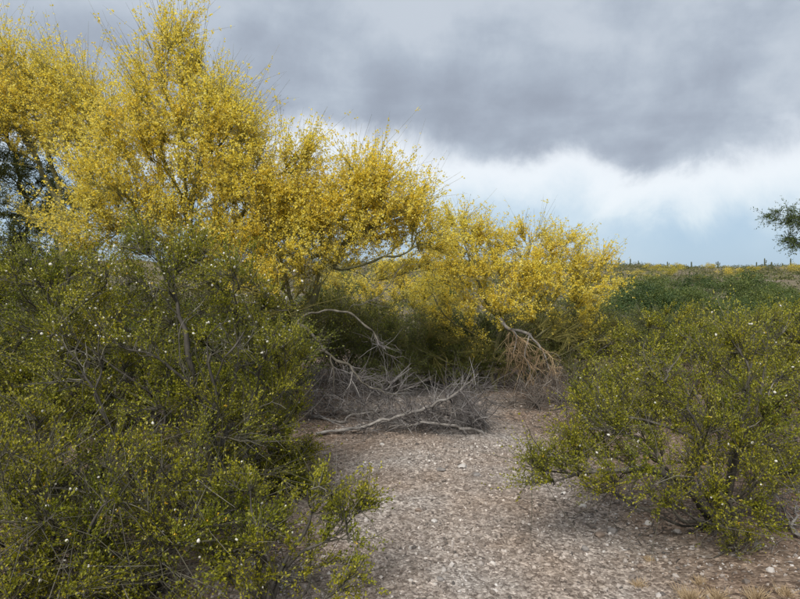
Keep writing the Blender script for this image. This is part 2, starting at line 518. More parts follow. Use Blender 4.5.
def smooth_path(pts, step):
    """Catmull-Rom through the points, resampled at about the step"""
    P = np.asarray(pts, float)
    Q = np.concatenate([[2 * P[0] - P[1]], P, [2 * P[-1] - P[-2]]])
    out = []
    for i in range(1, len(Q) - 2):
        t = np.linspace(0, 1, 12, endpoint=False)[:, None]
        a, b, c, d = Q[i - 1], Q[i], Q[i + 1], Q[i + 2]
        out.append(.5 * ((2 * b) + (-a + c) * t + (2 * a - 5 * b + 4 * c - d) * t ** 2 + (-a + 3 * b - 3 * c + d) * t ** 3))
    out.append(P[-1:])
    out = np.concatenate(out)
    L = np.sum(np.linalg.norm(np.diff(out, axis=0), axis=1))
    return resample(out, max(3, int(L / step) + 1))


class Plant:
    """woody skeleton: nodes with parents; hand-placed main paths, then limbs grown towards target points"""

    def __init__(s, step=.12, wob=.012):
        s.pos = np.zeros((0, 3)); s.par = []; s.pid = []; s.dir = np.zeros((0, 3)); s.plen = np.zeros(0)
        s.step, s.wob, s.npath = step, wob, 0

    def _append(s, pts, parent, pid):
        for p in pts:
            d = p - s.pos[parent] if parent >= 0 else np.array([0, 0, 1.])
            l = np.linalg.norm(d)
            s._buf_pos.append(p); s._buf_dir.append(d / max(l, 1e-6)); s.par.append(parent); s.pid.append(pid)
            s._buf_len.append((s.plen[parent] if parent >= 0 and parent < len(s.plen) else (s._buf_len[parent - len(s.plen)] if parent >= 0 else 0)) + l)
            parent = len(s.par) - 1
            s._flush()
        return parent

    _buf_pos, _buf_dir, _buf_len = [], [], []

    def _flush(s):
        if s._buf_pos:
            s.pos = np.concatenate([s.pos, s._buf_pos]); s.dir = np.concatenate([s.dir, s._buf_dir]); s.plen = np.concatenate([s.plen, s._buf_len])
            s._buf_pos, s._buf_dir, s._buf_len = [], [], []

    def main(s, pts, attach=True, wob=None):
        s._buf_pos, s._buf_dir, s._buf_len = [], [], []
        P = smooth_path(pts, s.step)
        w = s.wob if wob is None else wob
        P[1:-1] += np.cumsum(rng.normal(size=(len(P) - 2, 3)), 0) * w * .5 * np.sin(np.linspace(0, math.pi, len(P))[1:-1])[:, None] + rng.normal(size=(len(P) - 2, 3)) * w * .5
        pid = s.npath; s.npath += 1
        if len(s.par) == 0 or not attach:
            s._append(P, -1, pid)
        else:
            i = int(np.argmin(np.linalg.norm(s.pos - P[0], axis=1)))
            s._append(P[1:], i, pid)
        return pid

    def grow(s, T, bend=.75, straight=.8, root_pen=.12):
        s._buf_pos, s._buf_dir, s._buf_len = [], [], []
        d0 = np.min(np.linalg.norm(T[:, None] - s.pos[None], axis=2), axis=1)
        for t in T[np.argsort(d0 + rng.random(len(T)) * .15)]:
            v = t - s.pos; d = np.linalg.norm(v, axis=1) + 1e-6
            cosang = np.sum(v / d[:, None] * s.dir, 1)
            cost = d * (1 + straight * (1 - cosang)) + root_pen * s.plen
            i = int(np.argmin(cost))
            p0 = s.pos[i]
            n = max(2, int(d[i] / s.step) + 1)
            u = np.linspace(0, 1, n + 1)[1:, None]
            c = p0 + s.dir[i] * d[i] * .45 * bend + v[i] * .15
            P = (1 - u) ** 2 * p0 + 2 * u * (1 - u) * c + u ** 2 * t
            P[:-1] += rng.normal(size=(n - 1, 3)) * s.wob
            s._append(P, i, -1)

    def finish(s, rtip, power=.5, rmax=9):
        n = len(s.par)
        s.par = np.array(s.par); s.pid = np.array(s.pid)
        haschild = np.zeros(n, bool); haschild[s.par[s.par >= 0]] = True
        cnt = np.where(haschild, 0, 1).astype(float)
        for i in range(n - 1, -1, -1):
            if s.par[i] >= 0: cnt[s.par[i]] += cnt[i]
        s.cnt = cnt
        s.rad = np.minimum(rtip * cnt ** power, rmax)
        ch = [[] for _ in range(n)]
        for i in range(n):
            if s.par[i] >= 0: ch[s.par[i]].append(i)
        nxt = np.full(n, -1)
        for i in range(n):
            if ch[i]:
                same = [c for c in ch[i] if s.pid[c] == s.pid[i] and s.pid[i] >= 0]
                free = [c for c in ch[i] if s.pid[c] < 0]
                nxt[i] = same[0] if same else (max(free, key=lambda c: cnt[c]) if free else -1)
        started = np.zeros(n, bool)
        s.chains = []
        for i in range(n):
            if started[i]: continue
            c = [i] if s.par[i] < 0 else [s.par[i], i]
            started[i] = True
            j = nxt[i]
            while j >= 0:
                c.append(j); started[j] = True; j = nxt[j]
            s.chains.append((s.pid[i], c))

    def wood(s):
        """-> {path id: Geo} with key -1 for all grown branches"""
        out = {}; groups = {}
        for pid, c in s.chains:
            if len(c) < 2: continue
            P = s.pos[c]; R = s.rad[c].copy()
            if s.par[c[1]] == c[0] and len(c) > 1 and (s.par[c[0]] >= 0 or pid < 0): R[0] = R[1]
            R[-1] *= .6
            if pid >= 0:
                g = out.setdefault(pid, Geo())
                k = max(6, len(c) * 2)
                Ps = smooth_path(P, s.step * .5) if len(c) > 2 else P
                t = np.linspace(0, 1, len(Ps)); Rr = np.interp(t, np.linspace(0, 1, len(R)), R)
                Rr = Rr * (1 + rng.normal(size=len(Rr)) * .09)
                g.tubes(Ps[None], Rr[None], 8)
            else:
                k = 3 if len(c) <= 3 else (5 if len(c) <= 8 else 10)
                t = np.linspace(0, 1, k)
                groups.setdefault(k, []).append((resample(P, k), np.interp(t, np.linspace(0, 1, len(R)), R)))
        g = Geo()
        for k, lst in groups.items():
            g.tubes(np.stack([a for a, _ in lst]), np.stack([b for _, b in lst]), 4)
        if groups: out[-1] = g
        return out

    def twigs(s, n, length, maxcnt, up=.4, along=1.0, rand=.5, outward=.4, centre=None, k=4, curl=.0, sel=None, sheaf=1):
        k = 3
        cand = np.nonzero((s.cnt <= maxcnt) & (s.par >= 0))[0]
        if sel is not None: cand = cand[sel(s.pos[cand])]
        # twigs come in sheaves: a few share one origin and lean together
        m = n // sheaf + 1
        i = np.repeat(cand[rng.integers(0, len(cand), m)], sheaf)[:n]
        lean = np.repeat(rng.normal(size=(m, 3)), sheaf, 0)[:n] * (rand if sheaf > 1 else 0)
        vig = np.repeat(rng.uniform(.65, 1.15, m), sheaf)[:n] if sheaf > 1 else np.ones(n)
        p = s.par[i]
        f = rng.random((n, 1))
        P0 = s.pos[p] * (1 - f) + s.pos[i] * f
        cen = s.pos.mean(0) if centre is None else centre
        d = unit(along * s.dir[i] + outward * unit(P0 - cen) + up * np.array([0, 0, 1.]) + lean + (rand * .55 if sheaf > 1 else rand) * rng.normal(size=(n, 3)))
        l = (rng.uniform(length[0], length[1], n) * vig)[:, None]
        t = np.linspace(0, 1, k)[None, :, None]
        side = rng.normal(size=(n, 3)) * .2 + np.array([0, 0, curl])
        P = P0[:, None] + d[:, None] * l[:, None] * t + side[:, None] * l[:, None] * t ** 2
        P[:, 1:] += rng.normal(size=(n, k - 1, 3)) * .012 * l[:, None]
        return P

    @staticmethod
    def along(P, per, t0=.15, bias=1.0):
        """random points along twigs, with the twig's direction"""
        n, k, _ = P.shape
        i = np.repeat(np.arange(n), per)
        t = t0 + (1 - t0) * rng.random(len(i)) ** bias
        x = t * (k - 1); j = np.minimum(x.astype(int), k - 2); f = (x - j)[:, None]
        A, B = P[i, j], P[i, j + 1]
        return A * (1 - f) + B * f, unit(B - A), i, t


def blob_points(blobs, n, shell=.5):
    """targets inside pixel-placed ellipsoids: (px, py, Y, rx, ry in px, depth radius in m)"""
    w = np.array([b[3] * b[4] * (b[2] ** 2) for b in blobs], float) ** .8
    k = rng.choice(len(blobs), n, p=w / w.sum())
    out = []
    for q in k:
        px, py, Y, rx, ry, rd = blobs[q]
        v = rng.normal(size=3); v /= np.linalg.norm(v)
        r = (rng.random() ** (1 / 3)) if rng.random() > shell else rng.uniform(.75, 1.0)
        v *= r
        out.append(at(px, py, Y) + np.array([v[0] * rx * Y / FPX, v[1] * rd, v[2] * ry * Y / FPX]))
    return np.array(out)


def rand_leaves(g, C, size, ratio=.6, D=None, spread=1.0):
    n = len(C)
    d = rng.normal(size=(n, 3)) * spread
    if D is not None: d = d + D
    g.leaves(C, d, rng.normal(size=(n, 3)), size, size * ratio)


# ------------------------------------------------------------------ palo verde
def paloverde(label, base, mains, blobs, ntar, ntw, per, bloom, fsize=(.013, .030), leaf_per=3, rtip=.0034, up=.45, length=(.22, .55), group='flowering palo verde trees', bark='pv_bark', rand=.38, rmax=.13, lsize=(.010, .02)):
    """bloom(P) -> chance that a twig at P carries blossom instead of only leaves"""
    base = np.asarray(base, float)
    pl = Plant(.13, .014)
    for m in mains: pl.main(m)
    T = blob_points(blobs, ntar)
    T[:, 2] = np.maximum(T[:, 2], gz(T[:, 0], T[:, 1]) + .15)
    pl.grow(T)
    pl.finish(rtip, .52, rmax)
    root = thing('paloverde_tree', label, 'tree', base, group)
    W = pl.wood()
    trunk = W[0].build('trunk', M[bark], root, True, None, base)
    for q in range(1, pl.npath):
        W[q].build('limb', M[bark], trunk, True, None, base)
    Tw = pl.twigs(ntw, length, 3, up=up, rand=rand, outward=.45, centre=base + np.array([0, 0, .6]), sheaf=8)
    r = rng.uniform(.0012, .0022, ntw)[:, None] * np.array([[1.3, 1.0, .4]])
    g = W.get(-1, Geo()); g.tubes(Tw, r, 3)
    crown = g.build('crown', M['pv_twig'], root, True, 'stuff', base)
    pr = np.clip(bloom(Tw[:, -1]), 0, 1)
    fl = rng.random(ntw) < pr
    fg = Geo(); lg = Geo()
    if fl.any():
        C, D, i, t = Plant.along(Tw[fl], max(2, per // 4), .05, .7)
        amt = rng.random(fl.sum()) ** .5
        keep = rng.random(len(i)) < (.3 + .7 * amt[i])
        C, D = np.repeat(C[keep], 4, 0), np.repeat(D[keep], 4, 0)
        C = C + rng.normal(size=C.shape) * .011
        rand_leaves(fg, C, rng.uniform(fsize[0], fsize[1], len(C)), .8, D, 1.0)
        fg.build('blossoms', M['blossom'], crown, False, 'stuff', base)
    nl = max(1, leaf_per)
    C, D, i, t = Plant.along(Tw, nl, .0)
    keep = rng.random(len(i)) < np.where(fl[i], .12, 1.0)
    C, D = C[keep] + rng.normal(size=(keep.sum(), 3)) * .006, D[keep]
    rand_leaves(lg, C, rng.uniform(lsize[0], lsize[1], len(C)), .4, D, .8)
    lg.build('foliage', M['pv_leaf'], crown, False, 'stuff', base)
    return root


def bloom_by_height(z0, z1, top=.95, lo=.03):
    return lambda P: lo + (top - lo) * sstep(z0, z1, P[:, 2] + .25 * np.sin(3 * P[:, 0] + 2 * P[:, 1]))


def path(Y, *pts):
    """main limb through pixels; each point (px, py[, dY])"""
    return [at(p[0], p[1], Y + (p[2] if len(p) > 2 else 0)) for p in pts]


def tree_mains(b, Y, trunk, limbs):
    return [[b] + path(Y, *trunk)] + [path(Y, *l) for l in limbs]


# left-hand trees
b = foot(70, 8.2)
paloverde('wide yellow palo verde at the far left, its streaked crown cut by the photo edge', b,
          tree_mains(b, 8.2, [(72, 330), (66, 250), (60, 190)], [[(62, 210), (30, 150, .2), (0, 100, .2), (-22, 72, .3)], [(64, 230), (95, 160, -.2), (98, 115, -.2), (86, 92, 0)], [(60, 190), (45, 140, 0), (28, 92, .1)], [(66, 250), (20, 210, .4), (-30, 190, .5)]]),
          [(5, 86, 8.2, 40, 34, .7), (48, 98, 8.2, 38, 34, .7), (85, 116, 8.1, 34, 32, .6), (20, 132, 8.1, 55, 22, .8), (90, 155, 8.0, 40, 24, .7), (-30, 110, 8.2, 40, 46, .8)],
          400, 4900, 25, bloom_by_height(2.6, 3.4), up=.6, length=(.3, .8))
b = foot(215, 7.2)
paloverde('tallest yellow palo verde, its crown rising to the top of the photo', b,
          tree_mains(b, 7.2, [(218, 360), (205, 270), (186, 215)],
                     [[(186, 215), (168, 165, .1), (145, 145, .2), (132, 115, .2)], [(190, 225), (200, 170, -.2), (232, 130, -.3), (240, 95, -.3)], [(186, 205), (185, 140, .1), (167, 90, .1), (162, 42, .1)],
                      [(205, 270), (250, 200, -.3), (282, 172, -.3), (312, 156, -.3)], [(212, 300), (260, 250, -.2), (305, 215, 0)], [(205, 275), (150, 230, -.3), (115, 190, -.4)], [(188, 210), (208, 125, .3), (205, 72, .3)]]),
          [(168, 66, 7.2, 20, 30, .4), (200, 88, 7.2, 22, 26, .4), (165, 108, 7.2, 34, 28, .6), (212, 122, 7.1, 36, 32, .7), (236, 158, 7.0, 28, 28, .6), (150, 150, 7.2, 50, 40, .8), (205, 165, 7.0, 60, 40, .8), (255, 200, 7.0, 38, 34, .7),
           (294, 166, 6.9, 18, 12, .3), (285, 218, 7.0, 34, 28, .5), (130, 200, 7.0, 50, 35, .7), (220, 225, 7.0, 70, 35, .8), (290, 250, 7.0, 40, 35, .6), (190, 265, 7.0, 70, 30, .7), (110, 235, 7.0, 45, 30, .6)],
          640, 9200, 26, bloom_by_height(1.75, 2.5), up=.65, length=(.28, .75))
b = foot(288, 6.9)
paloverde('yellow palo verde leaning right over the dead brush, with a dark forked trunk', b,
          tree_mains(b, 6.9, [(288, 385), (296, 340), (312, 300), (332, 268)],
                     [[(332, 268), (352, 225, .1), (362, 190, .1), (368, 164, .1)], [(330, 272), (372, 262, -.1), (410, 250, -.2), (438, 235, -.2)], [(312, 300), (330, 240, .3), (338, 190, .3)], [(345, 245), (385, 215, .0), (398, 185, 0)],
                      [(300, 330), (285, 270, -.2), (270, 230, -.3)], [(340, 266), (380, 280, .2), (420, 268, .3)]]),
          [(366, 186, 6.9, 22, 24, .35), (388, 205, 6.9, 22, 20, .35), (352, 212, 6.9, 34, 30, .5), (405, 220, 6.8, 30, 18, .35), (428, 238, 6.8, 20, 16, .3), (330, 235, 7.0, 34, 40, .5), (300, 260, 6.9, 42, 38, .5), (375, 240, 6.9, 40, 14, .4), (270, 300, 6.8, 40, 30, .4)],
          340, 4100, 25, bloom_by_height(1.55, 2.1), up=.6, length=(.24, .62))
# centre
b = foot(497, 8.8)
paloverde('broad yellow palo verde in the centre with dead brown twigs hanging below', b,
          tree_mains(b, 8.8, [(492, 375), (497, 345), (502, 325)],
                     [[(502, 325), (480, 290, -.1), (466, 250, -.1), (462, 222, -.1)], [(500, 330), (520, 290, .1), (530, 255, .1), (532, 232, .1)], [(494, 345), (450, 320, -.2), (430, 290, -.3)], [(495, 355), (535, 335, -.3), (575, 300, -.3), (600, 265, -.3)],
                      [(505, 322), (550, 290, .2), (562, 250, .2)], [(492, 370), (455, 365, -.3), (410, 345, -.4)], [(494, 362), (540, 365, -.3), (590, 340, -.3)]]),
          [(463, 240, 8.8, 20, 22, .3), (448, 265, 8.8, 30, 22, .5), (485, 262, 8.7, 30, 24, .5), (527, 250, 8.8, 24, 20, .4), (560, 252, 8.9, 28, 18, .5), (590, 268, 8.8, 22, 20, .4), (598, 295, 8.7, 16, 22, .4), (500, 290, 8.6, 50, 24, .7), (555, 288, 8.6, 45, 26, .7), (445, 305, 8.6, 40, 24, .6), (505, 318, 8.4, 50, 14, .5),
           (425, 350, 8.8, 45, 28, .5), (470, 360, 8.8, 40, 25, .5), (560, 345, 8.7, 45, 30, .5), (590, 360, 8.7, 30, 30, .4)],
          600, 7600, 21, bloom_by_height(1.02, 1.5, .96, .01), up=.6, length=(.2, .5), leaf_per=8, rmax=.036, rtip=.0026)
b = foot(404, 11.5)
paloverde('smaller palo verde half hidden behind the leaning one, beside the centre tree', b,
          tree_mains(b, 11.5, [(404, 370), (402, 330)], [[(402, 330), (380, 290), (375, 262)], [(402, 335), (425, 290), (432, 265)], [(402, 330), (405, 280), (408, 265)]]),
          [(380, 290, 11.5, 26, 24, .6), (418, 285, 11.5, 24, 22, .6), (400, 315, 11.3, 42, 22, .7), (395, 345, 11.3, 45, 18, .6), (350, 300, 11.5, 30, 30, .6)],
          240, 3400, 13, bloom_by_height(1.0, 1.5), fsize=(.018, .032), up=.6)

# ------------------------------------------------------------------ mesquite
def mesquite(label, base, mains, blobs, ntar, ntw, per, lsize=(.02, .035), group='dark green mesquite trees', length=(.12, .32), rtip=.004, name='mesquite_tree'):
    base = np.asarray(base, float)
    pl = Plant(.14, .03)
    for m in mains: pl.main(m, wob=.04)
    pl.grow(blob_points(blobs, ntar, .4))
    pl.finish(rtip, .52, .14)
    root = thing(name, label, 'tree', base, group)
    W = pl.wood()
    trunk = W[0].build('trunk', M['dark_bark'], root, True, None, base)
    for q in range(1, pl.npath): W[q].build('limb', M['dark_bark'], trunk, True, None, base)
    Tw = pl.twigs(ntw, length, 2, up=.05, rand=.7, outward=.4, curl=-.1)
    g = W[-1]; g.tubes(Tw, rng.uniform(.001, .002, ntw)[:, None] * np.array([[1.3, 1.0, .4]]), 3)
    crown = g.build('crown', M['dark_bark'], root, True, 'stuff', base)
    C, D, i, t = Plant.along(Tw, per, .1)
    lg = Geo(); rand_leaves(lg, C + rng.normal(size=C.shape) * .015, rng.uniform(lsize[0], lsize[1], len(C)), .35, D, .8)
    lg.build('foliage', M['mesquite_leaf'], crown, False, 'stuff', base)
    return root


b = foot(-25, 9.2)
mesquite('dark mesquite with black twisted limbs behind the far left palo verde', b,
         tree_mains(b, 9.2, [(0, 300), (22, 240), (28, 215)], [[(26, 225), (60, 205, .1), (100, 200, .2), (120, 178, .2)], [(24, 235), (-10, 270, 0), (-40, 240, 0)], [(28, 215), (15, 160, .2), (5, 100, .2)], [(28, 218), (50, 170, .2), (55, 150, .3)]]),
         [(2, 90, 9.3, 18, 25, .5), (5, 140, 9.3, 28, 30, .5), (20, 185, 9.2, 35, 25, .5), (80, 195, 9.3, 40, 15, .4), (10, 300, 9.2, 50, 45, .7), (60, 270, 9.3, 50, 35, .5), (0, 240, 9.2, 40, 40, .5), (45, 225, 9.3, 45, 22, .4)], 480, 7000, 14, (.024, .042))
b = foot(905, 12)
mesquite('mesquite whose leafy branch tips reach in at the right edge against the sky', b,
         tree_mains(b, 12, [(895, 320), (880, 270), (870, 240)], [[(870, 240), (835, 225), (800, 217), (772, 214)], [(880, 262), (840, 250), (805, 241), (784, 242)], [(872, 245), (900, 190), (930, 150)], [(878, 260), (930, 235), (980, 220)]]),
         [(784, 216, 12, 20, 7, .25), (800, 224, 12, 18, 8, .3), (794, 241, 12, 12, 6, .25), (830, 215, 12, 30, 20, .5), (850, 250, 12, 35, 15, .5), (910, 190, 12, 70, 40, .9), (960, 230, 12, 50, 40, .9)], 300, 3400, 15, (.028, .05))

# ------------------------------------------------------------------ creosote
def creosote(label, base, blobs, ntar, nstem, ntw, per, lsize=(.011, .019), puffs=0, flowers=0, extra=(), group='olive creosote bushes', leaf='creosote_leaf', length=(.10, .26), up=.55, puff_sel=None, dead=0, stem_r=.0026, build=True):
    base = np.asarray(base, float)
    pl = Plant(.09, .010)
    T = blob_points(blobs, ntar, .45)
    T[:, 2] = np.maximum(T[:, 2], gz(T[:, 0], T[:, 1]) + .06)
    # stems from the root crown, fanned out over the bush
    far = np.linalg.norm(T - base, axis=1)
    picks = []
    ok = np.nonzero(far > np.quantile(far, .45))[0]
    dirs = unit(T[ok] - base)
    for _ in range(nstem):
        if not picks: k = rng.integers(len(ok))
        else: k = int(np.argmax(1 - np.max(dirs @ dirs[picks].T, axis=1) + rng.random(len(ok)) * .05))
        picks.append(k)
    for k in picks:
        t = T[ok[k]]; v = t - base; l = np.linalg.norm(v)
        side = rng.normal(size=3) * .10 * l; side[2] *= .3
        st = base + np.array([rng.normal() * .05, rng.normal() * .05, -.02])
        c1 = base + v * .33 + np.array([0, 0, -.02 * l]) - side * .6 + np.array([v[0], v[1], 0]) * .08
        c2 = base + v * .68 + side
        c1[2] = max(c1[2], base[2] + .05); c2[2] = max(c2[2], base[2] + .06)
        pl.main([st, c1, c2, t], attach=False, wob=.012)
    for e in extra: pl.main(e, attach=False, wob=.012)
    pl.grow(T, straight=.9)
    pl.finish(stem_r, .55, .022)
    root = thing('creosote_bush', label, 'bush', base, group)
    W = pl.wood()
    for q in range(pl.npath): W[q].build('stem', M['creo_bark'], root, True, None, base)
    Tw = pl.twigs(ntw, length, 2, up=up, rand=.5, outward=.35, centre=base + np.array([0, 0, .2]), sheaf=7)
    g = W.get(-1, Geo())
    g.tubes(Tw[:, [0, 2]], rng.uniform(.0009, .0016, ntw)[:, None] * np.array([[1.3, .4]]), 3)
    if dead:
        Td = pl.twigs(dead, (.15, .45), 14, up=.1, rand=.8, outward=.2, k=4, sel=lambda P: P[:, 2] < base[2] + .75)
        g.tubes(Td, rng.uniform(.0012, .0024, dead)[:, None] * np.array([[1.3, 1.0, .4]]), 3)
    tw = g.build('twigs', M['creo_twig'], root, True, 'stuff', base)
    C, D, i, t = Plant.along(Tw, per, .15, .65)
    amt = .25 + .75 * rng.random(ntw) ** .5
    keep = rng.random(len(i)) < amt[i]
    C, D = C[keep], D[keep]
    lg = Geo(); rand_leaves(lg, C + rng.normal(size=C.shape) * .003, rng.uniform(lsize[0], lsize[1], len(C)), .55, D + np.array([0, 0, .3]), .75)
    lg.build('leaves', M[leaf], tw, False, 'stuff', base)
    if puffs:
        E = Tw[:, 1:].reshape(-1, 3)
        if puff_sel is not None: E = E[puff_sel(E)]
        E = E[rng.integers(0, len(E), puffs)]
        pg = Geo(); stones(pg, E + rng.normal(size=E.shape) * .006, rng.uniform(.0045, .0095, puffs), ico(), .3, .9)
        pg.build('seed_puffs', M['seed'], tw, True, 'stuff', base)
    if flowers:
        E = Tw[rng.integers(0, ntw, flowers), 1]
        C = np.repeat(E, 5, 0); fg = Geo()
        rand_leaves(fg, C, rng.uniform(.009, .014, len(C)), .7)
        fg.build('flowers', M['creo_flower'], tw, False, 'stuff', base)
    return root


hi = lambda z: (lambda P: P[:, 2] > z)
# left foreground thicket
b = foot(215, 3.7)
creosote('tall creosote dotted with white seed puffs below the tallest yellow tree', b,
         [(150, 270, 3.7, 55, 35, .35), (215, 280, 3.7, 55, 40, .35), (120, 320, 3.6, 60, 40, .4), (200, 340, 3.6, 70, 45, .4), (255, 330, 3.8, 40, 45, .3), (160, 410, 3.6, 90, 45, .4), (240, 420, 3.6, 60, 50, .4), (190, 490, 3.5, 100, 40, .4)],
         330, 11, 4800, 16, puffs=420, flowers=70, puff_sel=hi(1.2), dead=260,
         extra=[[b, at(222, 470, 3.5), at(205, 405, 3.4), at(160, 358, 3.3), at(125, 350, 3.3), at(88, 312, 3.3)]])
b = foot(55, 3.9)
creosote('large creosote filling the left edge of the photo at mid height', b,
         [(30, 290, 3.9, 50, 35, .4), (80, 300, 3.8, 50, 45, .35), (20, 350, 3.8, 60, 50, .4), (90, 380, 3.7, 60, 50, .4), (10, 430, 3.7, 70, 50, .4), (80, 470, 3.6, 70, 45, .4)],
         280, 10, 4800, 15, puffs=170, flowers=60, puff_sel=hi(1.0), dead=240)
b = foot(272, 4.7)
creosote('bright green upright creosote beside the left end of the dead brush', b,
         [(275, 360, 4.7, 35, 35, .3), (262, 400, 4.6, 45, 40, .35), (280, 450, 4.6, 35, 40, .3), (250, 470, 4.6, 50, 35, .3), (275, 500, 4.5, 45, 25, .3)],
         170, 8, 3600, 17, puffs=40, flowers=25, dead=120, lsize=(.012, .02))
b = foot(150, 2.9)
creosote('low creosote at the bottom edge among bare crossing stems', b,
         [(150, 480, 2.9, 70, 40, .3), (110, 530, 2.8, 80, 40, .3), (200, 540, 2.8, 60, 40, .3), (150, 580, 2.7, 100, 30, .3)],
         150, 11, 1600, 16, puffs=50, flowers=55, dead=380)
b = foot(25, 2.8)
creosote('creosote in the bottom left corner, dark with tangled grey stems', b,
         [(20, 460, 2.8, 60, 45, .3), (50, 520, 2.7, 60, 40, .3), (0, 560, 2.7, 60, 40, .3), (60, 580, 2.6, 70, 30, .3)],
         140, 11, 1450, 16, puffs=35, flowers=30, dead=420)
b = foot(262, 2.75)
creosote('creosote spray reaching right over the gravel from the bottom left thicket', b,
         [(352, 500, 2.85, 26, 14, .12), (320, 498, 2.8, 25, 18, .15), (340, 530, 2.8, 24, 14, .15), (335, 580, 2.7, 36, 14, .2), (265, 560, 2.7, 40, 35, .25), (245, 510, 2.8, 40, 35, .25)],
         100, 7, 1150, 16, puffs=22, flowers=14, dead=90, length=(.08, .2),
         extra=[[b, at(290, 560, 2.75), at(320, 545, 2.8), at(355, 515, 2.85)]])
# right foreground
b = on_ground(722, 528)
Yr = b[1]
creosote('big spreading creosote in the right foreground with low branches over the gravel', b,
         [(765, 325, Yr + .3, 28, 20, .25), (735, 350, Yr + .1, 35, 28, .3), (685, 375, Yr, 40, 30, .3), (640, 400, Yr, 35, 28, .3), (760, 400, Yr, 50, 45, .4), (690, 430, Yr - .1, 60, 40, .4), (620, 440, Yr - .1, 40, 25, .25), (750, 470, Yr - .2, 60, 40, .35), (660, 480, Yr - .3, 60, 24, .3), (700, 505, Yr - .4, 50, 16, .2), (740, 515, Yr - .4, 40, 14, .2), (562, 462, Yr - .2, 26, 20, .12), (545, 476, Yr - .25, 24, 14, .12), (585, 445, Yr - .1, 24, 18, .15), (600, 482, Yr - .3, 40, 12, .12), (600, 420, Yr, 30, 22, .2)],
         330, 12, 4000, 16, puffs=60, flowers=60, dead=200, lsize=(.011, .018), length=(.10, .27), up=.75,
         extra=[[b, at(668, 475, Yr - .3), at(610, 472, Yr - .3), at(560, 482, Yr - .3), at(525, 484, Yr - .3)], [b, at(700, 450, Yr - .2), at(650, 420, Yr - .1), at(600, 412, Yr), at(578, 402, Yr)],
                [b, at(740, 430, Yr), at(748, 380, Yr), at(735, 345, Yr), at(725, 325, Yr)]])
b = foot(812, 4.9)
creosote('creosote with yellowing tips cut by the right edge of the photo', b,
         [(780, 330, 4.9, 30, 25, .3), (800, 370, 4.8, 45, 40, .4), (770, 400, 4.8, 35, 35, .3), (820, 440, 4.7, 50, 40, .4), (790, 480, 4.6, 50, 30, .3)],
         190, 9, 3000, 15, puffs=70, flowers=40, dead=150)
b = on_ground(740, 556)
creosote('small creosote sprig growing alone on the gravel at bottom right', b,
         [(735, 535, b[1], 20, 12, .08), (742, 548, b[1], 18, 8, .08)], 22, 5, 240, 12, lsize=(.007, .012), length=(.05, .12))
b = foot(612, 6.6)
creosote('light green creosote between the centre tree and the big right bush', b,
         [(612, 350, 6.6, 25, 22, .3), (640, 350, 6.6, 22, 20, .3), (600, 395, 6.4, 28, 22, .25), (630, 385, 6.4, 35, 28, .3), (655, 400, 6.5, 35, 28, .3)],
         140, 8, 2200, 14, puffs=40, flowers=20, dead=120, lsize=(.014, .024))
b = foot(690, 6.2)
creosote('olive creosote directly behind the big right foreground bush', b,
         [(680, 330, 6.2, 35, 20, .35), (715, 345, 6.2, 40, 25, .35), (690, 380, 6.1, 50, 32, .4), (740, 380, 6.1, 40, 32, .4)],
         150, 8, 2400, 14, puffs=30, flowers=20, dead=120, lsize=(.014, .024))

# mid-distance bushes: one prototype built to the side of its own base, then copies
def bush_proto(label, base, h, w, leafmat, ntar, ntw, per, lsize, group):
    base = np.asarray(base, float)
    Y = base[1]; c = base + np.array([0, 0, h * .58])
    pl = Plant(.14, .02)
    n = rng.normal(size=(ntar, 3)); n = unit(n) * (rng.random((ntar, 1)) ** .4)
    T = c + n * np.array([w / 2, w / 2, h * .42]) * (1 + .18 * np.sin(5 * n[:, :1] + 3 * n[:, 1:2]))
    T[:, 2] = np.maximum(T[:, 2], base[2] + .1)
    for k in range(7):
        a = k * .9 + rng.random() * .5
        v = np.array([math.cos(a) * w * .3, math.sin(a) * w * .3, h * .7])
        pl.main([base + np.array([0, 0, -.05]), base + v * .35 + rng.normal(size=3) * .05, base + v * .7 + rng.normal(size=3) * .06, base + v], attach=False)
    pl.grow(T); pl.finish(.004, .5, .05)
    root = thing('creosote_bush', label, 'bush', base, group)
    W = pl.wood()
    for q in range(pl.npath): W[q].build('stem', M['creo_bark'], root, True, None, base)
    Tw = pl.twigs(ntw, (.15, .4), 2, up=.5, rand=.6, outward=.4, centre=base)
    g = W[-1]; g.tubes(Tw[:, [0, 2]], np.full((ntw, 2), .002), 3)
    tw = g.build('twigs', M['creo_twig'], root, True, 'stuff', base)
    C, D, i, t = Plant.along(Tw, per, .1)
    lg = Geo(); rand_leaves(lg, C + rng.normal(size=C.shape) * .012, rng.uniform(lsize[0], lsize[1], len(C)), .6, D, .8)
    lg.build('leaves', M[leafmat], tw, False, 'stuff', base)
    return root


def place(proto, label, px, Y, s=1.0, rot=0.0, sz=None, grp=None):
    o = copy_tree(proto)
    p = foot(px, Y)
    o.location = (p[0], p[1], p[2] - .02); o.rotation_euler = (0, 0, rot); o.scale = (s, s, sz or s)
    o['label'] = label
    if grp: o['group'] = grp
    return o


